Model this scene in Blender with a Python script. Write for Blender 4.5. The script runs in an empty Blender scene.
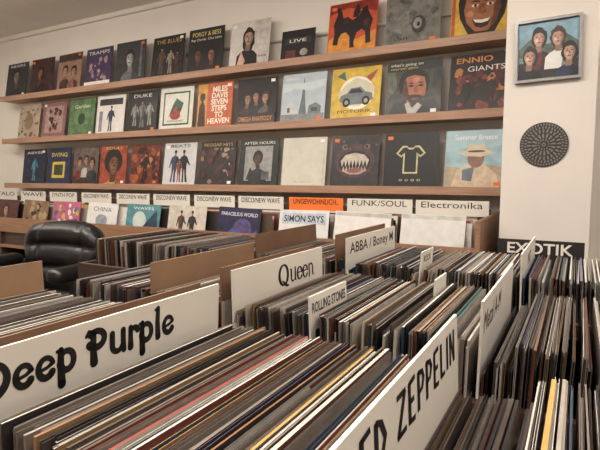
import bpy, math, random
from mathutils import Matrix, Vector, Euler
random.seed(7)
S=bpy.context.scene
S.view_settings.view_transform='Standard'
COL=S.collection
R=math.radians

# ---------------- materials ----------------
_m={}
def lin(c): return tuple(((x/255)/12.92 if x/255<=.04045 else ((x/255+.055)/1.055)**2.4) for x in c)
def mat(rgb,rough=.5,noise=.12,scale=12,coat=0,bump=0,stretch=None,metal=0,emit=0,rand=False,detail=5):
    key=(tuple(rgb),rough,noise,scale,coat,bump,stretch,metal,emit,rand)
    if key in _m: return _m[key]
    m=bpy.data.materials.new('mat_%d_%d_%d'%tuple(rgb)); m.use_nodes=True
    nt=m.node_tree; b=nt.nodes['Principled BSDF']
    c=lin(rgb)
    b.inputs['Roughness'].default_value=rough
    b.inputs['Metallic'].default_value=metal
    b.inputs['Coat Weight'].default_value=coat
    b.inputs['Coat Roughness'].default_value=.12
    if emit:
        b.inputs['Emission Color'].default_value=(*c,1); b.inputs['Emission Strength'].default_value=emit
    tc=nt.nodes.new('ShaderNodeTexCoord'); mp=nt.nodes.new('ShaderNodeMapping')
    if stretch: mp.inputs['Scale'].default_value=stretch
    if rand:
        oi=nt.nodes.new('ShaderNodeObjectInfo'); ml=nt.nodes.new('ShaderNodeMath'); ml.operation='MULTIPLY'; ml.inputs[1].default_value=37
        nt.links.new(oi.outputs['Random'],ml.inputs[0]); nt.links.new(ml.outputs[0],mp.inputs['Location'])
    nz=nt.nodes.new('ShaderNodeTexNoise'); nz.inputs['Scale'].default_value=scale; nz.inputs['Detail'].default_value=detail
    nt.links.new(tc.outputs['Object'],mp.inputs[0]); nt.links.new(mp.outputs[0],nz.inputs['Vector'])
    cr=nt.nodes.new('ShaderNodeValToRGB')
    cr.color_ramp.elements[0].position=.3; cr.color_ramp.elements[1].position=.7
    cr.color_ramp.elements[0].color=(*[x*(1-noise*1.5) for x in c],1)
    cr.color_ramp.elements[1].color=(*[min(1,x*(1+noise)) for x in c],1)
    nt.links.new(nz.outputs[0],cr.inputs[0]); nt.links.new(cr.outputs[0],b.inputs['Base Color'])
    if bump:
        bp=nt.nodes.new('ShaderNodeBump'); bp.inputs['Strength'].default_value=bump; bp.inputs['Distance'].default_value=.01
        nt.links.new(nz.outputs[0],bp.inputs['Height']); nt.links.new(bp.outputs[0],b.inputs['Normal'])
    _m[key]=m; return m
def pm(rgb):      # printed sleeve
    g=sum(rgb)/3
    k=.74 if g<90 else (.92 if g<170 else 1)
    rgb=tuple(int((c*.92+g*.08)*k) for c in rgb)
    return mat(rgb,.5,.06 if g>185 else (.18 if g>110 else .35),26,.06,rand=True,detail=9)
def cm(rgb): return mat(rgb,.32,.10,40,.2)
WALL=mat((228,222,213),.8,.03,3,bump=.05)
PIL=mat((208,200,192),.75,.04,2.5,bump=.06)
CEIL=mat((222,216,206),.9,.03,3)
FLOOR=mat((92,70,55),.5,.25,3,bump=.05,stretch=(1,12,1))
SHELF=mat((166,130,106),.5,.14,5,stretch=(1,14,14))
WOOD=mat((66,47,36),.5,.2,5,stretch=(1,14,14))
WOODL=mat((140,104,78),.5,.15,5,stretch=(1,14,14))
DARK=mat((26,21,20),.6,.2,8)
KRAFT=mat((112,82,60),.7,.1,14)
KRAFT2=mat((140,110,84),.7,.1,14)
WHITE=mat((216,210,199),.5,.03,8,.15)
INK=mat((12,11,12),.5,.1,30)
PENCIL=mat((84,80,80),.6,.1,30)
LEATHER=mat((11,10,12),.42,.3,60,.05,bump=.2)
METAL=mat((150,150,155),.25,.05,5,metal=1)

# ---------------- mesh builder ----------------
class MB:
    def __init__(s): s.v=[];s.f=[];s.mi=[];s.mats=[];s.M=Matrix.Identity(4);s.sm=[]
    def mi_(s,m):
        if m not in s.mats: s.mats.append(m)
        return s.mats.index(m)
    def add(s,vs,fs,m,smooth=False):
        o=len(s.v); s.v+= [tuple(s.M@Vector(v)) for v in vs]
        k=s.mi_(m)
        for f in fs: s.f.append([i+o for i in f]); s.mi.append(k); s.sm.append(smooth)
    def box(s,x0,y0,z0,x1,y1,z1,m,top=None):
        vs=[(x,y,z) for z in(z0,z1) for y in(y0,y1) for x in(x0,x1)]
        s.add(vs,[(0,2,3,1),(0,1,5,4),(2,6,7,3),(0,4,6,2),(1,3,7,5)],m)
        o=len(s.v)-8
        s.f.append([o+4,o+5,o+7,o+6]); s.mi.append(s.mi_(top or m)); s.sm.append(False)
    def poly(s,pts,z,m): s.add([(x,y,z) for x,y in pts],[list(range(len(pts)))],m)
    def cyl(s,c,r,h,m,axis='z',n=24,r2=None):
        r2=r if r2 is None else r2
        def P(a,rr,t):
            u,w=rr*math.cos(a),rr*math.sin(a)
            return {'z':(c[0]+u,c[1]+w,c[2]+t),'x':(c[0]+t,c[1]+u,c[2]+w),'y':(c[0]+w,c[1]+t,c[2]+u)}[axis]
        vs=[P(2*math.pi*i/n,r,0) for i in range(n)]+[P(2*math.pi*i/n,r2,h) for i in range(n)]
        s.add(vs,[(i,(i+1)%n,n+(i+1)%n,n+i) for i in range(n)],m,True)
        o=len(s.v)-2*n; k=s.mi_(m)
        s.f.append([o+i for i in reversed(range(n))]); s.f.append([o+n+i for i in range(n)]); s.mi+=[k,k]; s.sm+=[False,False]
    def obj(s,name,parent=None,bevel=0):
        me=bpy.data.meshes.new(name); me.from_pydata(s.v,[],s.f)
        for m in s.mats: me.materials.append(m)
        me.polygons.foreach_set('material_index',s.mi); me.polygons.foreach_set('use_smooth',s.sm); me.update()
        o=bpy.data.objects.new(name,me); COL.objects.link(o)
        if parent: o.parent=parent
        if bevel:
            b=o.modifiers.new('b','BEVEL'); b.width=bevel; b.segments=2
        return o
def empty(name,loc=(0,0,0)):
    e=bpy.data.objects.new(name,None); e.location=loc; e.empty_display_size=.1; COL.objects.link(e); return e

_t={}
def norm(vs,fs):
    x0=min(v[0] for v in vs);x1=max(v[0] for v in vs);y0=min(v[1] for v in vs);y1=max(v[1] for v in vs)
    return [((x-x0)/(x1-x0)-.5,(y-y0)/(y1-y0)-.5) for x,y in vs],fs
def textgeo(txt,bold=0):
    k=(txt,bold)
    if k in _t: return _t[k]
    c=bpy.data.curves.new('t','FONT'); c.body=txt; c.offset=bold; c.resolution_u=3; c.align_x='CENTER'; c.space_line=.85
    o=bpy.data.objects.new('t',c); COL.objects.link(o)
    bpy.context.view_layer.update()
    dg=bpy.context.evaluated_depsgraph_get(); me=bpy.data.meshes.new_from_object(o.evaluated_get(dg))
    vs=[(v.co.x,v.co.y) for v in me.vertices]; fs=[list(p.vertices) for p in me.polygons]
    bpy.data.objects.remove(o); bpy.data.curves.remove(c); bpy.data.meshes.remove(me)
    _t[k]=norm(vs,fs); return _t[k]
def addtext(mb,txt,cx,cy,w,h,z,m,bold=0,shear=0):
    vs,fs=textgeo(txt,bold)
    mb.add([(cx+x*w+shear*y*h,cy+y*h,z) for x,y in vs],fs,m)

# ------- hand-drawn lettering built from strokes (x,y,width) -------
def A(cx,cy,rx,ry,a0,a1,w0,w1=None,n=18,mode='lin'):
    L=[]
    for i in range(n+1):
        t=i/n;a=R(a0+(a1-a0)*t)
        w=w0+( (w1 if w1 is not None else w0)-w0)*(abs(math.cos(a)) if mode=='cal' else t)
        L.append((cx+rx*math.cos(a),cy+ry*math.sin(a),w))
    return L
FUNK={ # fat seventies lettering
 'D':(1.2,[[(.3,-.05,.38),(.26,.5,.34),(.3,1.3,.36)],A(.28,.66,.72,.68,100,-95,.2,.42),[(.3,1.32,.26),(.05,1.42,.2),(-.08,1.26,.16)]]),
 'e':(.9,[A(.42,.45,.34,.42,20,325,.22,.34),[(.12,.38,.16),(.5,.46,.17),(.74,.6,.22)]]),
 'p':(1.0,[[(.16,1.0,.28),(.14,.4,.34),(.18,-.5,.4)],A(.44,.48,.34,.42,170,-170,.26,.34),[(.16,1.0,.22),(-.02,.98,.16)]]),
 'P':(1.16,[[(.3,-.1,.44),(.26,.6,.34),(.28,1.3,.34)],A(.44,.96,.44,.38,140,-150,.28,.38),[(.28,1.3,.24),(.02,1.4,.2),(-.1,1.2,.16)]]),
 'u':(1.02,[[(.12,.95,.32),(.12,.5,.32)]+A(.42,.38,.3,.34,180,340,.32,.26),[(.78,.98,.32),(.78,.5,.32),(.82,.0,.3)]]),
 'r':(.7,[[(.16,.98,.28),(.16,.4,.32),(.16,.0,.38)],A(.4,.6,.24,.32,160,30,.22,.34)]),
 'l':(.48,[[(.2,1.5,.28),(.16,.8,.32),(.2,.0,.38)],[(.2,1.5,.2),(.02,1.46,.16)]]),
 ' ':(.42,[])}
ROYAL={ # thin/thick pen lettering
 'Q':(1.5,[A(.66,.62,.58,.66,90,450,.1,.3,32,'cal'),[(.45,.25,.08),(.7,.1,.16),(1.0,-.12,.22),(1.35,-.16,.08)]]),
 'u':(.95,[[(.0,.86,.08),(.16,.86,.22),(.16,.35,.22)]+A(.42,.28,.26,.26,180,330,.18,.08),[(.74,.88,.18),(.74,.1,.22),(.88,.0,.08)]]),
 'e':(.82,[A(.4,.42,.34,.42,15,325,.08,.25,24,'cal'),[(.1,.46,.08),(.72,.5,.08)]]),
 'n':(.95,[[(.0,.84,.08),(.16,.84,.2),(.16,.0,.22)],A(.44,.52,.28,.32,170,0,.08,.2)+[(.72,.3,.22),(.74,.05,.22),(.9,.0,.08)]]),' ':(.4,[])}
w_=.21
BLOCK={
 'L':(.62,[[(.1,1.5,w_),(.1,.05,w_)],[(.06,.08,w_),(.52,.08,w_)]]),
 'E':(.64,[[(.1,1.5,w_),(.1,0,w_)],[(.06,1.42,w_),(.54,1.5,w_)],[(.06,.76,w_),(.46,.76,w_)],[(.06,.08,w_),(.54,0,w_)]]),
 'D':(.74,[[(.1,1.5,w_),(.1,0,w_)],[(.06,1.46,w_),(.38,1.3,w_),(.6,.75,w_),(.38,.2,w_),(.06,.04,w_)]]),
 'Z':(.72,[[(.02,1.42,w_),(.62,1.42,w_)],[(.58,1.42,w_),(.08,.08,w_)],[(.02,.08,w_),(.66,.08,w_)]]),
 'P':(.66,[[(.1,1.5,w_),(.1,0,w_)],[(.06,1.44,w_),(.42,1.36,w_),(.54,1.08,w_),(.4,.74,w_),(.08,.66,w_)]]),
 'I':(.3,[[(.12,1.5,w_),(.12,0,w_)]]),
 'N':(.76,[[(.1,1.5,w_),(.1,0,w_)],[(.1,1.45,w_),(.58,.05,w_)],[(.58,1.5,w_),(.58,0,w_)]]),' ':(.4,[])}
def strokegeo(txt,font,gap=.1,rounded=True):
    vs=[];fs=[];x=0
    for ch in txt:
        adv,sts=font[ch]
        for st in sts:
            pts=[(x+a,b,w/2) for a,b,w in st]
            L=[]
            for i,(px,py,w) in enumerate(pts):
                q=pts[min(i+1,len(pts)-1)];p=pts[max(i-1,0)]
                dx,dy=q[0]-p[0],q[1]-p[1];l=math.hypot(dx,dy) or 1
                L.append((px-dy/l*w,py+dx/l*w));L.append((px+dy/l*w,py-dx/l*w))
            o=len(vs);vs+=L
            for i in range(len(pts)-1): fs.append([o+2*i,o+2*i+1,o+2*i+3,o+2*i+2])
            if rounded:
                for px,py,w in (pts[0],pts[-1]):
                    o=len(vs);vs+=[(px+w*math.cos(k*math.pi/6),py+w*math.sin(k*math.pi/6)) for k in range(12)];fs.append(list(range(o,o+12)))
        x+=adv+gap
    return norm(vs,fs)

# ---------------- cover art (flat printed shapes on the sleeve) ----------------
def ell(cx,cy,rx,ry,n=20,a0=0,a1=360):
    return [(cx+rx*math.cos(R(a0+(a1-a0)*i/n)),cy+ry*math.sin(R(a0+(a1-a0)*i/n))) for i in range(n if a1-a0==360 else n+1)]
def person(cx,cy,s,skin,hair,cloth,long=0,w=1):
    L=[];r=random.Random(int(cx*911+cy*313+s*77)); tl=r.uniform(-.07,.07)*s
    skin=tuple(int(c*.92) for c in skin)
    d=tuple(int(x*.4) for x in skin); md=tuple(int(x*.74) for x in skin); hi=tuple(min(255,int(x*1.12)) for x in skin)
    hd=tuple(int(x*.6) for x in hair); cd=tuple(int(x*.62) for x in cloth)
    L.append(('p',[(cx-.56*s*w,cy-1.35*s),(cx-.52*s*w,cy-.84*s),(cx-.36*s*w,cy-.68*s),(cx-.12*s,cy-.56*s),(cx+.12*s,cy-.56*s),(cx+.36*s*w,cy-.68*s),(cx+.52*s*w,cy-.84*s),(cx+.56*s*w,cy-1.35*s)],cloth))
    L.append(('p',[(cx+.1*s,cy-1.35*s),(cx+.16*s,cy-.9*s),(cx+.12*s,cy-.58*s),(cx+.36*s*w,cy-.68*s),(cx+.52*s*w,cy-.84*s),(cx+.56*s*w,cy-1.35*s)],cd))
    H=[]
    for i in range(22):
        a=2*math.pi*i/22; k=1+r.uniform(-.07,.09)
        H.append((cx+tl+.31*s*k*math.cos(a),cy+.04*s-long*.16*s+(.36+long*.18)*s*k*math.sin(a)))
    L.append(('p',H,hair))
    L.append(('p',[(cx-.12*s,cy-.64*s),(cx-.13*s+tl,cy-.2*s),(cx+.13*s+tl,cy-.2*s),(cx+.12*s,cy-.64*s)],md))
    c2=cx+tl
    F=[(c2-.22*s,cy+.1*s),(c2-.225*s,cy-.08*s),(c2-.18*s,cy-.25*s),(c2-.08*s,cy-.38*s),(c2+.05*s,cy-.39*s),(c2+.16*s,cy-.28*s),(c2+.215*s,cy-.1*s),(c2+.21*s,cy+.1*s),(c2+.12*s,cy+.24*s),(c2-.08*s,cy+.26*s)]
    L.append(('p',F,skin))
    L.append(('p',[(c2+.07*s,cy-.38*s),(c2+.16*s,cy-.28*s),(c2+.215*s,cy-.1*s),(c2+.21*s,cy+.1*s),(c2+.14*s,cy+.2*s),(c2+.12*s,cy-.1*s)],md))
    L.append(('c',c2-.1*s,cy-.13*s,.06*s,.07*s,hi))
    for q in(-1,1):
        L.append(('c',c2+q*.095*s,cy,.045*s,.022*s,d))
        L.append(('p',[(c2+q*.04*s,cy+.06*s),(c2+q*.1*s,cy+.085*s),(c2+q*.16*s,cy+.06*s),(c2+q*.1*s,cy+.065*s)],hd))
    L.append(('p',[(c2-.01*s,cy+.02*s),(c2+.05*s,cy-.12*s),(c2-.03*s,cy-.135*s)],md))
    L.append(('c',c2,cy-.225*s,.075*s,.02*s,(112,54,48)))
    L.append(('p',[(c2-.235*s,cy-.02*s),(c2-.15*s,cy+.15*s),(c2+.03*s,cy+.19*s),(c2+.16*s,cy+.12*s),(c2+.235*s,cy-.02*s),(c2+.22*s,cy+.22*s),(c2,cy+.33*s),(c2-.22*s,cy+.22*s)],hair))
    return L
def rnd(n,cols,x0=.05,y0=.05,x1=.95,y1=.95,s=.1,seed=1):
    r=random.Random(seed);L=[]
    for i in range(n*2):
        cx,cy=r.uniform(x0,x1),r.uniform(y0,y1); a=r.uniform(0,6.28);k=r.randint(5,10);q=s*r.uniform(.3,1.1)
        pts=[(min(.99,max(.01,cx+q*math.cos(a+6.283*j/k)*r.uniform(.5,1))),min(.99,max(.01,cy+q*math.sin(a+6.283*j/k)*r.uniform(.5,1)))) for j in range(k)]
        L.append(('p',pts,r.choice(cols)))
    return L
def figure(cx,y0,h,col,lean=0):
    P=[(-.1,0),(-.09,.03),(-.07,.28),(-.1,.5),(-.12,.62),(-.17,.45),(-.21,.46),(-.17,.7),(-.13,.8),(-.05,.83),(-.03,.86)]
    Q=[(.03,.86),(.05,.83),(.13,.8),(.18,.68),(.25,.55),(.22,.52),(.12,.62),(.1,.5),(.09,.28),(.13,.02),(.12,0),(.04,0),(.01,.4),(-.01,.4),(-.02,0)]
    d=tuple(int(c*.7) for c in col)
    return [('p',[(cx+(x+lean*y)*h,y0+y*h) for x,y in P+Q],col),('p',[(cx+(x+lean*y)*h,y0+y*h) for x,y in[(.02,.5),(.04,.8),(.12,.78),(.1,.5),(.09,.28),(.04,.3)]],d),('c',cx+lean*.92*h,y0+.93*h,.05*h,.075*h,(176,126,100) if sum(col)<420 else d),('c',cx+lean*.95*h,y0+.97*h,.055*h,.05*h,(36,26,24))]
W_=(226,220,210);K_=(20,18,20)
SK=(196,146,118)
T1=[
 ((40,52,60),person(.5,.62,.6,(150,120,100),(18,20,24),(25,28,34))+[('t','RIDERS',.5,.92,.7,.07,W_)]),
 ((84,36,40),person(.45,.6,.5,(170,100,80),(25,12,14),(30,14,18))+rnd(5,[(110,45,40),(50,20,24)],s=.12,seed=2)),
 ((156,120,100),[('r',0,.8,1,1,(82,54,46))]+person(.32,.55,.4,SK,(60,35,25),(90,50,50))+person(.68,.5,.4,SK,(40,30,25),(150,90,70))),
 ((76,56,106),rnd(16,[(150,110,130),(60,50,110),(180,150,150),(100,56,96)],y1=.7,s=.1,seed=4)+[('r',0,0,1,.12,W_),('t','TRAMPS',.5,.88,.8,.09,W_)]),
 ((44,44,46),[('r',0,.5,1,1,(60,60,62))]+person(.5,.6,.55,(180,175,170),(15,15,16),(100,100,102))+[('r',.82,.1,.9,.9,(100,100,102))]),
 ((24,22,24),[('t','THE BLUES',.5,.88,.8,.1,(200,166,90))]+figure(.3,.1,.65,(120,84,64))+figure(.6,.08,.6,(150,140,124))+figure(.82,.1,.5,(100,52,44))),
 ((28,20,18),[('r',.03,.7,.97,.97,(30,26,24)),('t','PORGY & BESS',.5,.88,.8,.1,(225,205,130)),('t','Ray Charles  Cleo Laine',.5,.75,.85,.07,W_)]+person(.3,.42,.42,(140,84,55),(18,12,10),(40,20,16))+person(.7,.4,.42,(165,104,70),(30,18,14),(60,30,24),1)),
 ((204,196,190),[('r',.6,0,1,1,(190,182,176))]+person(.45,.66,.5,(206,166,144),(35,24,22),(30,28,32),1.2)+[('r',.3,0,.62,.12,K_),('p',[(.2,0),(.3,.35),(.42,.12),(.36,0)],(206,166,144)),('t','lone',.85,.2,.2,.05,K_)]),
 ((26,24,28),[('r',.1,.55,.9,.75,(70,66,70)),('r',.15,.1,.45,.35,(130,56,50)),('c',.7,.25,.12,.12,(170,160,150)),('t','LIVE',.5,.65,.5,.1,W_)]),
 ((218,84,40),[('p',[(0,0),(1,0),(1,.4),(.6,.25),(.3,.45),(0,.3)],(236,150,48)),('p',[(0,.8),(.4,.9),(1,.75),(1,1),(0,1)],(186,46,30)),
   ('p',[(.1,.2),(.13,.42),(.1,.6),(.16,.75),(.2,.9),(.27,.84),(.3,.7),(.4,.72),(.5,.64),(.62,.7),(.7,.84),(.78,.9),(.82,.78),(.92,.6),(.88,.4),(.9,.16),(.8,.14),(.78,.38),(.7,.44),(.6,.38),(.55,.2),(.57,.1),(.47,.1),(.46,.32),(.38,.42),(.28,.4),(.22,.3),(.21,.18)],(34,14,14)),
   ('p',[(.5,.7),(.52,.82),(.58,.95),(.64,.9),(.66,.78),(.6,.68)],(44,18,16)),('c',.2,.87,.05,.06,(54,20,16)),('p',[(.3,.66),(.44,.68),(.42,.6),(.3,.58)],(90,34,24)),('p',[(.72,.6),(.84,.66),(.86,.5),(.76,.48)],(96,36,26))]),
 ((126,122,114),rnd(22,[(112,108,100),(140,136,128),(98,94,88),(120,116,106)],s=.13,seed=9)+[('c',.62,.35,.13,.16,(74,70,68)),('c',.6,.37,.08,.1,(146,142,134)),('c',.62,.35,.03,.04,K_),('t','can',.3,.12,.25,.05,(60,56,54))]),
 ((232,186,60),[('p',[(.16,.9),(.1,.6),(.14,.34),(.3,.02),(.7,.02),(.86,.34),(.9,.6),(.84,.92),(.5,.99)],(46,26,20)),('p',[(.24,.72),(.2,.45),(.26,.24),(.4,.08),(.6,.08),(.74,.24),(.8,.45),(.76,.72),(.6,.82),(.4,.83)],(176,108,72)),('p',[(.62,.08),(.74,.24),(.8,.45),(.76,.7),(.69,.5),(.67,.3)],(134,76,50)),
   ('c',.3,.4,.06,.06,(204,136,96)),('c',.38,.54,.055,.025,W_),('c',.62,.54,.055,.025,W_),('c',.385,.54,.025,.025,K_),('c',.625,.54,.025,.025,K_),('p',[(.47,.56),(.43,.4),(.5,.37),(.57,.4),(.53,.56)],(150,86,56)),
   ('p',[(.34,.3),(.5,.28),(.66,.3),(.6,.17),(.5,.13),(.4,.17)],(80,24,22)),('p',[(.36,.295),(.5,.277),(.64,.295),(.6,.24),(.5,.22),(.4,.24)],W_),
   ('p',[(.3,.6),(.37,.635),(.46,.61),(.46,.59),(.37,.605)],K_),('p',[(.7,.6),(.63,.635),(.54,.61),(.54,.59),(.63,.605)],K_),('r',0,0,.06,1,(206,92,44))]),
]
T2=[
 ((186,168,142),rnd(14,[(120,90,70),(150,66,54),(90,100,80)],s=.07,seed=3)+[('c',.5,.5,.2,.25,(150,120,90))]),
 ((146,100,96),[('r',.12,.12,.88,.88,(180,144,136))]+rnd(16,[(120,46,48),(80,34,36),(200,170,154)],.2,.2,.8,.8,.09,seed=8)),
 ((92,128,80),[('r',.2,.3,.8,.7,(104,144,90)),('t','Garden',.5,.8,.6,.1,(206,214,180)),('c',.5,.45,.14,.16,(60,88,54))]),
 ((216,212,206),[('r',.08,.75,.92,.92,(60,60,66))]+figure(.5,.06,.66,(50,66,100),.05)+[('r',.1,.06,.22,.6,(140,140,150))]),
 ((22,22,24),figure(.25,.15,.6,(150,146,142))+figure(.5,.1,.68,(110,108,106))+figure(.76,.15,.6,(160,156,150))+[('t','DUKE',.5,.9,.6,.08,W_)]),
 ((214,212,200),[('p',[(.1,.1),(.9,.1),(.9,.9),(.1,.9),(.1,.86),(.86,.86),(.86,.14),(.14,.14),(.14,.86),(.1,.86)],(56,120,70)),('p',[(.28,.3),(.4,.6),(.5,.75),(.6,.68),(.72,.62),(.66,.45),(.62,.35),(.5,.5)],(54,110,66)),('c',.48,.33,.16,.1,(176,54,46)),('p',[(.4,.4),(.5,.56),(.6,.4)],(190,60,50)),('t','HOLIDAY',.5,.2,.5,.05,K_)]),
 ((216,100,52),[('r',0,0,.28,1,(226,166,66)),('p',[(.02,0),(.26,0),(.22,.5),(.14,.65),(.06,.5)],(90,38,28)),('c',.14,.7,.08,.1,(60,30,22)),('t','MILES\nDAVIS\nSEVEN\nSTEPS\nTO\nHEAVEN',.64,.5,.62,.84,(240,228,208),.03)]),
 ((34,24,34),person(.25,.58,.34,SK,(60,40,30),(90,50,44))+person(.5,.62,.34,SK,(30,22,20),(40,40,64))+person(.75,.58,.34,SK,(84,60,44),(100,92,84))+[('r',0,0,1,.24,(26,18,24)),('t','OMEGA RHAPSODY',.5,.12,.86,.1,(222,134,50),.02)]),
 ((176,190,200),[('p',[(.4,.1),(.46,.5),(.48,.75),(.5,.95),(.52,.75),(.54,.5),(.6,.1)],(104,116,126)),('r',0,0,1,.16,(134,138,136)),('p',[(0,.6),(.3,.7),(.6,.64),(1,.72),(1,.85),(.5,.8),(0,.82)],(196,206,212)),('p',[(.1,.16),(.1,.34),(.25,.4),(.36,.3),(.4,.16)],(190,192,188)),('p',[(.62,.16),(.64,.32),(.8,.38),(.92,.3),(.92,.16)],(118,126,128)),('r',.14,.2,.2,.3,(90,96,102)),('r',.7,.2,.84,.28,(86,92,98)),('t','BERLIN',.22,.9,.3,.05,W_)]),
 ((232,192,66),[('p',ell(.52,.5,.36,.33),(236,230,208)),('p',[(.12,.5),(.3,.68),(.5,.8),(.7,.74),(.9,.6),(.84,.4),(.6,.24),(.3,.26)],(206,200,176)),('p',[(.16,.36),(.2,.46),(.32,.5),(.4,.6),(.6,.62),(.7,.52),(.84,.48),(.86,.36),(.7,.28),(.3,.27)],(120,130,134)),('p',[(.36,.5),(.42,.58),(.58,.59),(.66,.5)],(50,58,70)),('c',.32,.32,.08,.09,K_),('c',.72,.34,.08,.09,K_),('c',.32,.32,.04,.045,(170,170,166)),('c',.72,.34,.04,.045,(170,170,166)),('p',[(.7,.8),(.95,.95),(.8,.7)],(190,96,54)),('p',[(.1,.85),(.25,.95),(.3,.75)],(80,124,108)),('t','MOTORIK',.5,.14,.7,.06,(90,60,40))]),
 ((84,88,78),[('r',0,.82,1,1,(46,50,46)),('p',[(0,.3),(.2,.5),(.16,.8),(0,.82)],(104,108,92)),('p',[(1,.3),(.84,.5),(.86,.8),(1,.82)],(60,66,58)),('t',"what's going on",.36,.93,.6,.07,W_),('t','marvin gaye',.32,.86,.5,.05,(214,190,110)),
   ('p',[(.06,0),(.14,.22),(.36,.28),(.64,.24),(.9,.28),(1,.1),(1,0)],(30,28,32)),('p',[(.26,.4),(.22,.58),(.28,.76),(.4,.84),(.58,.85),(.74,.76),(.8,.6),(.76,.4)],(20,15,13)),
   ('p',[(.32,.62),(.31,.42),(.38,.26),(.5,.17),(.62,.2),(.72,.34),(.74,.52),(.7,.68),(.52,.73),(.38,.7)],(184,112,78)),('p',[(.31,.4),(.38,.26),(.44,.3),(.4,.5),(.36,.66),(.32,.62)],(110,64,46)),('p',[(.38,.3),(.42,.36),(.5,.37),(.62,.36),(.7,.32),(.62,.2),(.5,.17)],(54,34,26)),
   ('c',.55,.29,.075,.02,(140,70,62)),('c',.46,.53,.05,.02,K_),('c',.64,.53,.05,.02,K_),('p',[(.4,.57),(.46,.6),(.52,.57)],K_),('p',[(.58,.57),(.64,.6),(.7,.57)],K_),('p',[(.53,.54),(.51,.42),(.56,.4),(.61,.42),(.58,.54)],(140,84,60)),('c',.55,.64,.07,.04,(204,134,100)),('p',[(.36,.2),(.42,.24),(.5,.12),(.6,.22),(.68,.16),(.56,.0),(.42,0)],(176,172,166))]),
 ((40,20,20),rnd(16,[(160,62,40),(120,34,28),(196,124,54),(30,16,18)],y1=.7,s=.13,seed=21)+[('t','ENNIO',.4,.9,.6,.1,(220,146,70),.02),('t','GIANTS',.6,.74,.6,.09,W_)]+figure(.3,.08,.5,(16,12,14))+figure(.7,.1,.5,(60,24,20))),
]
T3=[
 ((28,40,76),figure(.5,.08,.7,(70,140,160),.05)+rnd(6,[(40,66,110),(20,26,50)],s=.1,seed=5)+[('t','ABYSS',.5,.9,.7,.07,W_)]),
 ((36,50,106),[('r',.22,.16,.78,.62,(222,196,66)),('r',.3,.24,.7,.54,(64,88,64)),('t','SWING',.5,.82,.7,.12,(214,190,84),.02)]),
 ((112,90,86),[('r',0,0,1,.2,(70,44,46))]+person(.28,.6,.36,SK,(30,20,20),(150,46,44))+person(.54,.66,.36,SK,(80,50,36),(180,176,170))+person(.78,.58,.36,SK,(36,24,22),(60,60,80))),
 ((174,70,44),[('p',ell(.5,.6,.35,.33,15),(30,18,14))]+person(.5,.56,.8,(146,92,64),(30,18,14),(210,166,70))+[('t','SOUL!',.5,.94,.6,.07,(226,190,100))]),
 ((150,60,36),rnd(16,[(180,84,42),(100,40,30),(60,26,22),(200,120,60)],s=.14,seed=12)+figure(.5,.1,.7,(40,18,16),.06)),
 ((200,198,198),figure(.3,.06,.76,(64,80,120),.08)+figure(.68,.06,.76,(26,26,30),-.08)+figure(.5,.06,.55,(150,76,60))+[('t','BEATS',.5,.93,.6,.07,(60,60,70))]),
 ((62,40,40),rnd(20,[(130,50,44),(60,76,60),(150,116,84),(40,40,60),(170,150,134)],s=.1,seed=33)+[('r',0,.86,1,1,(40,26,28)),('t','REGGAE HITS',.5,.93,.8,.07,(210,174,90))]),
 ((42,50,42),[('r',.14,.1,.86,.86,(160,160,156)),('t','AFTER HOURS',.5,.93,.8,.06,W_)]+person(.5,.6,.42,(120,90,74),(30,26,24),(54,54,58))+[('p',[(.2,.12),(.3,.4),(.4,.25),(.42,.12)],(60,56,54)),('r',.6,.12,.8,.3,(90,90,92))]),
 ((200,197,182),[('t','the white one',.5,.08,.4,.03,(150,146,130)),('r',.94,.02,.97,.98,(190,186,170))]),
 ((54,48,50),[('p',ell(.5,.5,.42,.34),(104,66,64)),('p',ell(.5,.47,.34,.23),(34,16,20)),('p',[(.2,.5)]+sum([[(.2+.075*i+.0375,.38),(.2+.075*(i+1),.52)] for i in range(8)],[])+[(.7,.62),(.5,.66),(.3,.62)],(196,180,168)),('p',[(.24,.3)]+sum([[(.24+.065*i+.03,.4),(.24+.065*(i+1),.3)] for i in range(8)],[])+[(.6,.23),(.4,.23)],(186,164,154)),('c',.5,.31,.16,.05,(156,88,92)),('c',.28,.78,.07,.05,(140,104,98)),('c',.74,.78,.07,.05,(134,98,96)),('c',.28,.78,.03,.03,K_),('c',.74,.78,.03,.03,K_)]+rnd(10,[(84,60,60),(40,34,38),(120,84,78)],y0=.72,s=.06,seed=66)),
 ((18,18,18),[('p',[(.22,.62),(.34,.76),(.42,.76),(.46,.72),(.54,.72),(.58,.76),(.66,.76),(.78,.62),(.68,.54),(.64,.58),(.64,.24),(.36,.24),(.36,.58),(.32,.54)],(196,186,140)),('p',[(.26,.62),(.35,.72),(.42,.73),(.46,.69),(.54,.69),(.58,.73),(.65,.72),(.74,.62),(.68,.58),(.61,.63),(.61,.27),(.39,.27),(.39,.63),(.32,.58)],(22,22,20)),('t','o o o o',.5,.12,.4,.04,(196,186,140))]),
 ((146,180,190),[('p',[(0,.62),(.3,.7),(.6,.66),(1,.74),(1,1),(0,1)],(164,192,200)),('p',[(0,0),(1,0),(1,.34),(.7,.4),(.4,.32),(0,.38)],(186,164,128)),('p',[(.12,0),(.2,.3),(.42,.42),(.66,.4),(.86,.24),(.92,0)],(200,176,144)),('p',ell(.52,.5,.14,.16),(146,104,82)),('p',[(.2,.6),(.34,.55),(.6,.53),(.84,.6),(.7,.65),(.66,.76),(.52,.73),(.4,.77),(.36,.65)],(208,192,158)),('c',.52,.63,.15,.02,(110,84,66)),('t','Summer Breeze',.5,.88,.7,.09,(232,236,232),.01),('p',[(.3,.3),(.5,.36),(.46,.1),(.3,.12)],(96,112,126))]),
]
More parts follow.
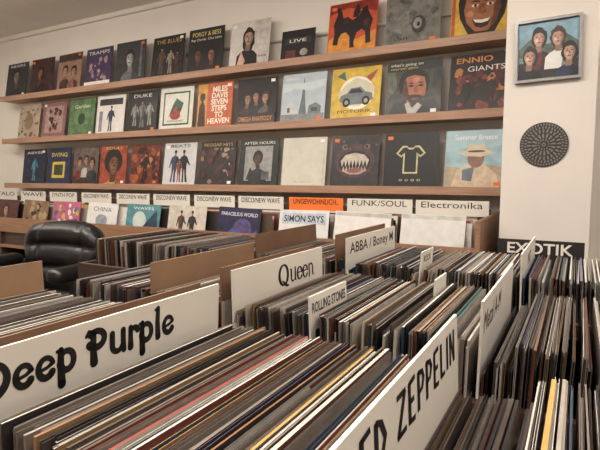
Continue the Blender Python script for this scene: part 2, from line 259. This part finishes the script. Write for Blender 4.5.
def put_cover(mb,base,shapes,w=.313,h=.313,th=.004):
    """local: x across, y up (0 = bottom edge), z = outward normal"""
    mb.box(-w/2,0,-th,w/2,h,0,pm(base),pm(base))
    z=0
    for s in shapes:
        z+=.00014
        cl=lambda q:min(.995,max(.005,q))
        X=lambda x:(cl(x)-.5)*w*.985
        Y=lambda y:(.5+(cl(y)-.5)*.985)*h
        if s[0]=='r': mb.poly([(X(s[1]),Y(s[2])),(X(s[3]),Y(s[2])),(X(s[3]),Y(s[4])),(X(s[1]),Y(s[4]))],z,pm(s[5]))
        elif s[0]=='c': mb.poly([(X(a),Y(b)) for a,b in ell(*s[1:5])],z,pm(s[5]))
        elif s[0]=='p': mb.poly([(X(a),Y(b)) for a,b in s[1]],z,pm(s[2]))
        elif s[0]=='t': addtext(mb,s[1],X(s[2]),Y(s[3]),s[4]*w,s[5]*h,z,pm(s[6]),s[7] if len(s)>7 else 0)

# ---------------- room ----------------
YW=2.95; XL=-5.1; XR=2.4; YB=-2.6; ZC=2.58
def shell(name,a,m):
    b=MB(); b.box(*a,m); return b.obj(name)
shell('floor',(XL-.1,YB-.1,-.1,XR+.1,YW+.1,0),FLOOR)
shell('ceiling',(XL-.1,YB-.1,ZC,XR+.1,YW+.1,ZC+.1),CEIL)
shell('wall_back',(XL-.1,YW,0,XR+.1,YW+.1,ZC),WALL)
shell('wall_left',(XL-.1,YB,0,XL,YW,ZC),WALL)
shell('wall_right',(XR,YB,0,XR+.1,YW,ZC),WALL)
shell('wall_front',(XL-.1,YB-.1,0,XR+.1,YB,ZC),WALL)
shell('wall_pillar',(-.304,2.38,0,.045,YW,ZC),PIL)
shell('baseboard_back',(XL,YW-.015,0,-.32,YW,.09),WOOD)
shell('trim_1',(XL,YW-.03,ZC-.035,-.32,YW,ZC),CEIL)
b=MB(); b.cyl((-2.6,YW-.014,2.16),.011,2.28,CEIL,'x',12)
for x in(-2.4,-1.6,-.8): b.box(x,YW-.03,2.145,x+.02,YW,2.175,WHITE)
b.obj('wall_conduit')

# ---------------- shelves + displayed sleeves ----------------
SZ=[1.985,1.60,1.195]
for z in SZ:
    b=MB(); b.box(-4.72,2.776,z-.036,-.308,YW,z,SHELF); b.box(-4.72,2.766,z-.04,-.308,2.776,z+.006,SHELF)
    b.obj('wall_shelf',bevel=.002)
STK=mat((232,228,218),.5,.03,8); STO=mat((222,110,50),.5,.03,8)
def disp(covers,z,xs,tilt=9):
    for i,(c,x) in enumerate(zip(covers,xs)):
        r=random.Random(int(x*977))
        b=MB(); small=(z==SZ[0] and i==8)
        put_cover(b,c[0],c[1],*( (.24,.2) if small else (.315,.315)))
        zt=.00014*(len(c[1])+2)
        if not small and r.random()<.7:   # price sticker
            sx,sy=r.choice([(.125,.29),(-.125,.285),(.12,.02)])
            b.poly([(sx-.016,sy-.01),(sx+.016,sy-.01),(sx+.016,sy+.01),(sx-.016,sy+.01)],zt,r.choice([STK,STK,STO]))
        o=b.obj('vinyl_record_sleeve')
        o.location=(x,2.812+r.uniform(-.006,.006),z+.001)
        o.rotation_euler=Euler((R(90-tilt+r.uniform(-1.5,1.5)),0,R(r.uniform(-1.5,1.5))),'XYZ')
disp(T1,SZ[0],[-.485-.370*(11-i) for i in range(12)])
disp(T2,SZ[1],[-.49-.355*(11-i) for i in range(12)])
disp(T3,SZ[2],[-.50-.351*(11-i) for i in range(12)])

# ---------------- record bins ----------------
EDGE=[(190,186,178)]*7+[(214,209,200)]*5+[(156,148,138)]*6+[(122,111,100)]*5+[(84,71,60)]*5+[(50,44,43)]*5+[(28,26,28)]*6+[(128,66,48),(104,44,40),(50,78,106),(60,112,124),(186,150,86),(140,100,66),(58,78,58),(176,104,60),(96,88,116),(150,60,50),(150,116,84),(110,78,56)]  # spine colours; the many pale greys also paint in plastic-sleeve reflections
FACE=[(40,36,37)]*4+[(66,58,54)]*3+[(110,100,92)]*4+[(170,163,154)]*5+[(90,56,44),(48,66,84),(104,54,44),(130,104,74),(140,132,124)]
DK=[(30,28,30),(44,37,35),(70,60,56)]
ZB=.737
def tiltf(x,row): return .045*math.sin(x*9+row*2.1)+.02*math.sin(x*23+row)
def records(row,x0,x1,y0,pars,gaps,cards,seed):
    r=random.Random(seed); mb=MB(); x=x0; run=0; dt=0
    while x<x1:
        th=r.choice([.0016,.002,.0024,.0028,.0032,.0042]); pitch=th+r.choice([.0003,.0006,.001,.0016])
        if any(abs(x+th/2-c)<.0065 for c in cards): x+=.002; continue
        lo=[g for g in gaps if g[0]<x<g[1]]
        if run<=0: run=r.randint(1,7); bias=r.choice(EDGE); dt=r.uniform(-.008,.008)
        a=tiltf(x,row)+dt+r.uniform(-.0025,.0025)
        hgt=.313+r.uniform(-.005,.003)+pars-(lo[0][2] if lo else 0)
        if r.random()<.08: hgt-=r.uniform(.006,.02)
        yy=y0+r.uniform(-.007,.008); w=.315+r.uniform(-.004,.002)
        mb.M=Matrix.Translation((x,0,ZB+hgt))@Matrix.Rotation(a,4,'Y')@Matrix.Translation((0,0,-hgt))@Matrix.Rotation(r.uniform(-.007,.007),4,'Z')
        run-=1
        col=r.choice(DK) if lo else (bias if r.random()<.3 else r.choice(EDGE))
        face=cm(r.choice(FACE)); e=cm(col)
        if r.random()<.5:
            t=.0005
            mb.box(0,yy,0,t,yy+w,hgt,face,e); mb.box(th-t,yy,0,th,yy+w,hgt-r.uniform(0,.002),face,e)
            mb.box(t*1.3,yy+.004,.002,th-t*1.3,yy+w-.004,hgt-r.uniform(.003,.008),cm(r.choice([(190,186,178),(26,24,26),(170,160,150),(110,100,92)])))
        else: mb.box(0,yy,0,th,yy+w,hgt,face,e)
        x+=pitch
    mb.M=Matrix.Identity(4)
    return mb
BINS={}
def card(row,xt,y0,w,ztop,m,geo=None,ink=INK,tw=.2,th=.04,ty=None,zc=.03,shear=0,name='divider_card'):
    b=MB(); a=tiltf(xt,row); H=ztop-ZB-.002
    b.box(0,y0,-H,.003,y0+w,0,m)
    if geo:
        vs,fs=geo; cy=y0+w/2 if ty is None else ty
        b.add([(.0034,cy+x*tw+shear*y*th,-zc+y*th) for x,y in vs],fs,ink)
    e=BINS[row]; o=b.obj(name,e); o.matrix_parent_inverse=e.matrix_basis.inverted()
    o.location=(xt,0,ztop); o.rotation_euler=(0,a,0); return o
def crate(x0,x1,y0,y1,zt,parent):
    b=MB(); t=.014
    b.box(x0,y0,.70,x1,y1,.72,WOOD)
    b.box(x0,y0,.72,x1,y0+t,zt,WOOD); b.box(x0,y1-t,.72,x1,y1,zt,WOOD)
    b.box(x0,y0+t,.72,x0+t,y1-t,zt,WOOD); b.box(x1-t,y0+t,.72,x1,y1-t,zt,WOOD)
    for x in(x0+.02,(x0+x1)/2-.02,x1-.06):
        b.box(x,y0+.01,.0,x+.04,y0+.05,.70,WOOD); b.box(x,y1-.05,.0,x+.04,y1-.01,.70,WOOD)
    b.box(x0+.02,y0+.02,.25,x1-.02,y1-.02,.27,DARK); b.box(x0+.02,y0+.005,.6,x1-.02,y0+.02,.70,WOOD)
    return b.obj('crate',parent)
ROWS=[(0,-.90,.75,.215,.555,0.0),(1,-.86,.75,.618,.965,0.0),(2,-1.36,.75,1.05,1.42,.003)]
CARDS={0:[-.83,-.468,-.435,-.112],1:[-.652,-.50,-.478,-.335,-.098,-.21],2:[-.73,-.5,-.47,-.095,-.3]}
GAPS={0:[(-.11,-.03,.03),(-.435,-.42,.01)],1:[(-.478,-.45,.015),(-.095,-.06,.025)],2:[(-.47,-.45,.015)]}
for row,x0,x1,y0,y1,pr in ROWS:
    e=empty('record_bin',((x0+x1)/2,(y0+y1)/2,0)); BINS[row]=e
    c=crate(x0-.05,x1+.03,y0,y1,.975,e)
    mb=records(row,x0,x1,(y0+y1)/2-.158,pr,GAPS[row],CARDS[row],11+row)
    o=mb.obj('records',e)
    for q in(c,o): q.matrix_parent_inverse=e.matrix_basis.inverted()
ZT=1.103
G_DP=strokegeo('Deep Purple',FUNK,.06); G_Q=strokegeo('Queen',ROYAL,.06); G_LZ=strokegeo('LED ZEPPELIN',BLOCK,.1,False)
card(0,-.435,.226,.318,ZT,WHITE,G_DP,tw=.235,th=.054,ty=.338,zc=.032)
card(0,-.468,.228,.316,ZT-.002,KRAFT)
card(0,-.83,.228,.316,ZT,KRAFT2)
card(0,-.112,.226,.318,ZT,WHITE,G_LZ,tw=.285,th=.038,zc=.028)
card(1,-.478,.632,.318,ZT,WHITE,G_Q,tw=.14,th=.044,ty=.84,zc=.036)
card(1,-.50,.632,.318,ZT+.002,KRAFT)
card(1,-.652,.63,.318,ZT-.002,KRAFT2)
card(1,-.335,.625,.13,1.078,WHITE,textgeo('ROLLING STONES',.02),tw=.118,th=.016,zc=.018)
card(1,-.098,.632,.318,ZT-.004,WHITE,textgeo('Metal A-M',0),PENCIL,tw=.15,th=.028,zc=.03,ty=.72)
card(1,-.21,.85,.08,1.075,WHITE)
card(2,-.73,1.07,.34,ZT,KRAFT)
card(2,-.50,1.07,.34,ZT+.012,KRAFT)
card(2,-.47,1.062,.35,ZT+.006,WHITE,textgeo('ABBA / Boney M',.01),tw=.31,th=.034,zc=.03)
card(2,-.095,1.07,.34,ZT-.004,WHITE,textgeo('M-Z',0),PENCIL,tw=.07,th=.028,zc=.03)
card(2,-.3,1.09,.1,1.085,WHITE,textgeo('ROCK',0),tw=.06,th=.015,zc=.018)

# bin-end board standing behind the last row, with a painted letter strip
b=MB(); b.box(-.19,1.475,.0,.02,1.495,1.0,DARK); b.box(-.19,1.47,1.0,.02,1.48,1.082,DARK)
b.M=Matrix.Translation((-.085,1.469,1.060))@Matrix.Rotation(R(90),4,'X')
addtext(b,'EXOTIK',0,0,.16,.03,.0004,WHITE,.02)
b.obj('genre_sign_board')

# ---------------- wall browser under the shelves ----------------
e=empty('wall_record_browser',(-2.6,2.5,0))
b=MB()
X0,X1=-4.9,-.38
b.box(X0,2.22,.84,X1,2.245,.945,WOODL); b.box(X0,2.22,.72,X1,2.92,.74,WOODL)
b.box(X0,2.245,.74,X1,2.26,.84,WOOD)
b.box(X0,2.64,.74,X1,2.655,1.09,WOOD)
for x in (X0,-3.9,-2.95,-2.0,X1-.02): b.box(x,2.225,0,x+.02,2.92,.84,WOOD)
b.box(X1,2.22,0,X1+.02,2.92,1.065,WOODL)
b.box(X0,2.26,.3,X1,2.9,.32,WOOD); b.box(X0,2.88,0,X1,2.9,.72,DARK)
q=b.obj('cabinet',e); q.matrix_parent_inverse=e.matrix_basis.inverted()
b=MB(); r=random.Random(5)
for i in range(12):
    xc=-.60-.372*i
    for k in range(7):
        b.M=Matrix.Translation((xc+r.uniform(-.012,.012),2.60-.026*k,.742))@Matrix.Rotation(R(90-r.uniform(3,7)),4,'X')
        b.box(-.157,0,-.004,.157,.313-.006*k*r.random(),0,cm(r.choice(EDGE)))
b.M=Matrix.Identity(4)
for x in [X0+.1+i*.36 for i in range(12)]:
    for k in range(20):
        b.box(x+k*.014,2.3,.322,x+k*.014+.01,2.61,.322+.31+r.uniform(-.006,.0),cm(r.choice(EDGE)))
q=b.obj('stock_records',e); q.matrix_parent_inverse=e.matrix_basis.inverted()
FR=[
 (-.62,(206,204,198),[('r',.0,.93,1,1,(186,184,178))]),
 (-.99,(212,208,202),[('r',.0,.93,1,1,(176,172,162))]),
 (-1.33,(204,202,200),[('r',.05,.75,.95,.95,(176,184,192)),('t','SIMON SAYS',.5,.85,.8,.12,(50,66,92),.02)]+person(.5,.5,.4,SK,(80,50,40),(60,70,90))),
 (-1.78,(38,40,86),[('t','PARACELSUS WORLD',.5,.88,.85,.07,(204,198,212),.01),('c',.6,.6,.22,.2,(84,66,120)),('p',[(.1,.4),(.4,.62),(.7,.45),(.95,.6),(.95,.3),(.1,.3)],(70,86,136))]),
 (-2.18,(190,180,168),figure(.35,.3,.6,(110,74,56))+figure(.65,.3,.6,(60,50,50))+[('r',.05,.05,.95,.3,(120,88,66))]),
 (-2.57,(80,140,150),[('c',.4,.65,.2,.2,(184,194,188)),('p',[(.5,.5),(.9,.9),(.95,.5)],(44,78,104)),('t','WAVES',.5,.92,.6,.06,W_)]),
 (-2.98,(208,204,200),[('t','CHINA',.5,.86,.6,.1,(66,84,116)),('c',.5,.6,.2,.14,(150,158,168))]),
 (-3.37,(194,92,128),rnd(10,[(216,180,74),(70,116,140),(216,208,206)],s=.12,y0=.5,seed=44)),
 (-3.75,(140,106,74),rnd(8,[(60,42,42),(176,150,110)],s=.12,y0=.5,seed=45)),
 (-4.13,(110,52,48),person(.5,.75,.4,SK,(40,26,20),(40,30,60))),
 (-4.5,(60,68,60),rnd(8,[(150,132,90),(166,86,60)],s=.12,y0=.5,seed=46)),
]
b=MB()
for x,base,art in FR:
    b.M=Matrix.Translation((x,2.385,.762))@Matrix.Rotation(R(90-11),4,'X')@Matrix.Rotation(R(random.uniform(-2,2)),4,'Z')
    put_cover(b,base,art)
q=b.obj('facing_sleeves',e); q.matrix_parent_inverse=e.matrix_basis.inverted()
LB=[(-.572,'Electronika',.37,WHITE,.0),(-.965,'FUNK/SOUL',.38,WHITE,.0),(-1.36,'UNGEWOHNLICH..',.36,mat((232,118,48),.5,.05,8),.02),
    (-1.75,'DISCO/NEW WAVE',.34,WHITE,.01),(-2.12,'DISCO/NEW WAVE',.34,WHITE,.01),(-2.5,'DISCO/NEW WAVE',.34,WHITE,.01),(-2.88,'DISCO/NEW WAVE',.34,WHITE,.01),(-3.28,'DISCO/NEW WAVE',.34,WHITE,.01),(-3.68,'SYNTH POP',.34,WHITE,.01),(-4.08,'WAVE',.34,WHITE,.01),(-4.48,'ITALO',.34,WHITE,.01)]
for x,t,w,m,bd in LB:
    b=MB(); b.box(-w/2,-.002,-.055,w/2,.002,.024,m)
    b.M=Matrix.Translation((0,-.0026,0))@Matrix.Rotation(R(90),4,'X')
    addtext(b,t,0,.0,w*.84,.032,0,INK if m is WHITE else mat((110,30,20)),bd)
    o=b.obj('genre_label_card'); o.location=(x,2.632,1.108)

# ---------------- office chair ----------------
def rbox(name,parent,size,loc,rot=(0,0,0),m=LEATHER,bev=.06):
    b=MB(); sx,sy,sz=[s/2 for s in size]; b.box(-sx,-sy,-sz,sx,sy,sz,m)
    o=b.obj(name); o.parent=parent; o.location=loc; o.rotation_euler=rot
    bv=o.modifiers.new('b','BEVEL'); bv.width=bev; bv.segments=5
    for p in o.data.polygons: p.use_smooth=True
    return o
ch=empty('office_chair',(-2.6,1.66,0)); ch.rotation_euler=(0,0,R(8))
b=MB(); n=30; mrows=40; vs=[];fs=[]
for side in(1,-1):
    for j in range(mrows+1):
        t=j/mrows; z=.47+.525*t
        hw=.285*(1-.12*(1-t)**2-.05*math.exp(-((t-.62)/.08)**2))*(1 if t<.8 else math.sqrt(max(0,1-((t-.8)/.2)**2*.45)))
        for i in range(n+1):
            s=-1+2*i/n
            edge=(1-abs(s)**6)*(1-max(0,(t-.9)/.1)**2*.8)
            ch_=abs(math.sin(t*math.pi*4))**.6*.034
            seam=-.016*math.exp(-((abs(s)-.62)/.06)**2)
            y=side*(.02+(.035+ch_+seam)*edge)+.07*t-.05*s*s
            vs.append((s*hw,y,z-.025*s*s*t))
N=(mrows+1)*(n+1)
for k in range(2):
    for j in range(mrows):
        for i in range(n):
            a=k*N+j*(n+1)+i; f=(a,a+1,a+n+2,a+n+1); fs.append(f if k==1 else f[::-1])
ring=[i for i in range(n+1)]+[j*(n+1)+n for j in range(1,mrows+1)]+[mrows*(n+1)+i for i in range(n-1,-1,-1)]+[j*(n+1) for j in range(mrows-1,0,-1)]
for a,c in zip(ring,ring[1:]+ring[:1]): fs.append((a,c,c+N,a+N))
b.add(vs,fs,LEATHER,True); o=b.obj('backrest',ch); o.location=(0,.2,0)
rbox('seat',ch,(.52,.5,.13),(0,-.04,.48))
for s in(-1,1):
    rbox('armrest_%d'%(1 if s<0 else 2),ch,(.10,.38,.08),(s*.33,0,.76),bev=.036)
    b=MB(); b.box(-.02,-.06,0,.02,.06,.28,LEATHER); o=b.obj('arm_post_%d'%(1 if s<0 else 2)); o.parent=ch; o.location=(s*.31,.02,.46)
b=MB(); b.cyl((0,0,.1),.028,.33,METAL); b.cyl((0,0,.08),.05,.06,DARK)
for k in range(5):
    a=k*2*math.pi/5; b.M=Matrix.Rotation(a,4,'Z'); b.box(.03,-.02,.075,.3,.02,.11,DARK); b.cyl((.28,-.02,.032),.03,.04,DARK,'y',16)
b.M=Matrix.Identity(4); o=b.obj('star_base'); o.parent=ch

# ---------------- pillar decorations ----------------
b=MB(); w=.25; hh=.255
b.M=Matrix.Translation((-.137,2.376,1.652))@Matrix.Rotation(R(90),4,'X')@Matrix.Rotation(R(1.2),4,'Z')
fr=mat((140,138,136),.35,.1,10,metal=.5)
t=.011
b.box(-w/2,0,0,w/2,t,.02,fr);b.box(-w/2,hh-t,0,w/2,hh,.02,fr);b.box(-w/2,t,0,-w/2+t,hh-t,.02,fr);b.box(w/2-t,t,0,w/2,hh-t,.02,fr)
P4=[('r',0,.55,1,1,(130,170,190)),('p',[(0,.55),(.2,.72),(.5,.6),(.8,.75),(1,.6),(1,.4),(0,.4)],(84,104,90)),('r',0,0,1,.3,(60,54,52))]
for cx,cy,hc,cl in((.34,.74,(30,20,18),(130,50,54)),(.68,.72,(84,58,42),(206,204,198)),(.18,.42,(40,26,22),(24,24,30)),(.84,.44,(30,22,22),(36,50,90))):
    P4+=person(cx,cy,.42,(214,166,140),hc,cl,.6)
b.M=b.M@Matrix.Translation((0,t,.006)); put_cover(b,(120,140,150),P4,w-2*t,hh-2*t,.005)
b.obj('picture_frame')
b=MB(); b.M=Matrix.Translation((-.139,2.378,1.389))@Matrix.Rotation(R(90),4,'X')@Matrix.Scale(.91,4)
D1=mat((40,37,38),.4,.1,20); D2=mat((112,106,100),.5,.1,20)
b.cyl((0,0,0),.103,.003,D1,n=48)
def ringp(r0,r1,k,duty,m,z,ph=0):
    for i in range(k):
        a0=(i+ph)*2*math.pi/k; a1=a0+2*math.pi/k*duty
        b.poly([(r0*math.cos(a0),r0*math.sin(a0)),(r1*math.cos(a0),r1*math.sin(a0)),(r1*math.cos((a0+a1)/2),r1*math.sin((a0+a1)/2)),(r1*math.cos(a1),r1*math.sin(a1)),(r0*math.cos(a1),r0*math.sin(a1))],z,m)
ringp(.088,.098,48,.55,D2,.0034);ringp(.074,.084,36,.5,D2,.0034,.3);ringp(.055,.071,24,.45,D2,.0034);ringp(.03,.05,16,.5,D2,.0034);ringp(.018,.026,12,.5,D2,.0034)
b.poly(ell(0,0,.009,.009),.0036,D2); b.poly(ell(0,0,.004,.004),.0038,INK)
b.obj('decorative_record_disc')

# ---------------- ceiling lights (hung strip lamps) ----------------
def tube(x,y,L,en,col=(1,.92,.835)):
    e=empty('ceiling_light',(x,y,ZC)); b=MB()
    b.box(-L/2,-.035,-.03,L/2,.035,0,WHITE)
    for s in(-1,1): b.box(s*(L/2-.015)-.012,-.02,-.09,s*(L/2-.015)+.012,.02,-.03,WHITE)
    o=b.obj('housing'); o.parent=e
    g=MB(); gl=mat((255,240,220),.5,.0,5,emit=4); g.cyl((-L/2+.03,0,-.07),.016,L-.06,gl,'x',16); o=g.obj('tube'); o.parent=e
    l=bpy.data.lights.new('lamp','AREA'); l.shape='RECTANGLE'; l.size=L; l.size_y=.2; l.energy=en; l.color=col
    lo=bpy.data.objects.new('lamp',l); COL.objects.link(lo); lo.parent=e; lo.location=(0,0,-.10)
    for s in(-1,0,1):
        p=bpy.data.lights.new('glow','POINT'); p.energy=en*.22; p.shadow_soft_size=.12; p.color=col  # added soft point lamps to brighten the ceiling and upper walls
        po=bpy.data.objects.new('glow',p); COL.objects.link(po); po.parent=e; po.location=(s*L*.33,0,-.24)
tube(-3.95,1.5,1.2,12)
tube(-2.9,.9,1.5,30); tube(-1.1,1.0,1.5,33); tube(.7,1.0,1.2,18)
tube(-1.0,-.6,1.5,22); tube(.9,-.7,1.2,12)
w=bpy.data.worlds.new('w'); S.world=w; w.use_nodes=True
w.node_tree.nodes['Background'].inputs[0].default_value=(1,.95,.9,1); w.node_tree.nodes['Background'].inputs[1].default_value=.15

# ---------------- camera ----------------
c=bpy.data.cameras.new('camera'); co=bpy.data.objects.new('camera',c); COL.objects.link(co)
c.sensor_width=36; c.lens=30; c.clip_start=.01
co.location=(0,0,1.25); co.rotation_euler=(R(90-5.42),0,R(29.1))
S.camera=co
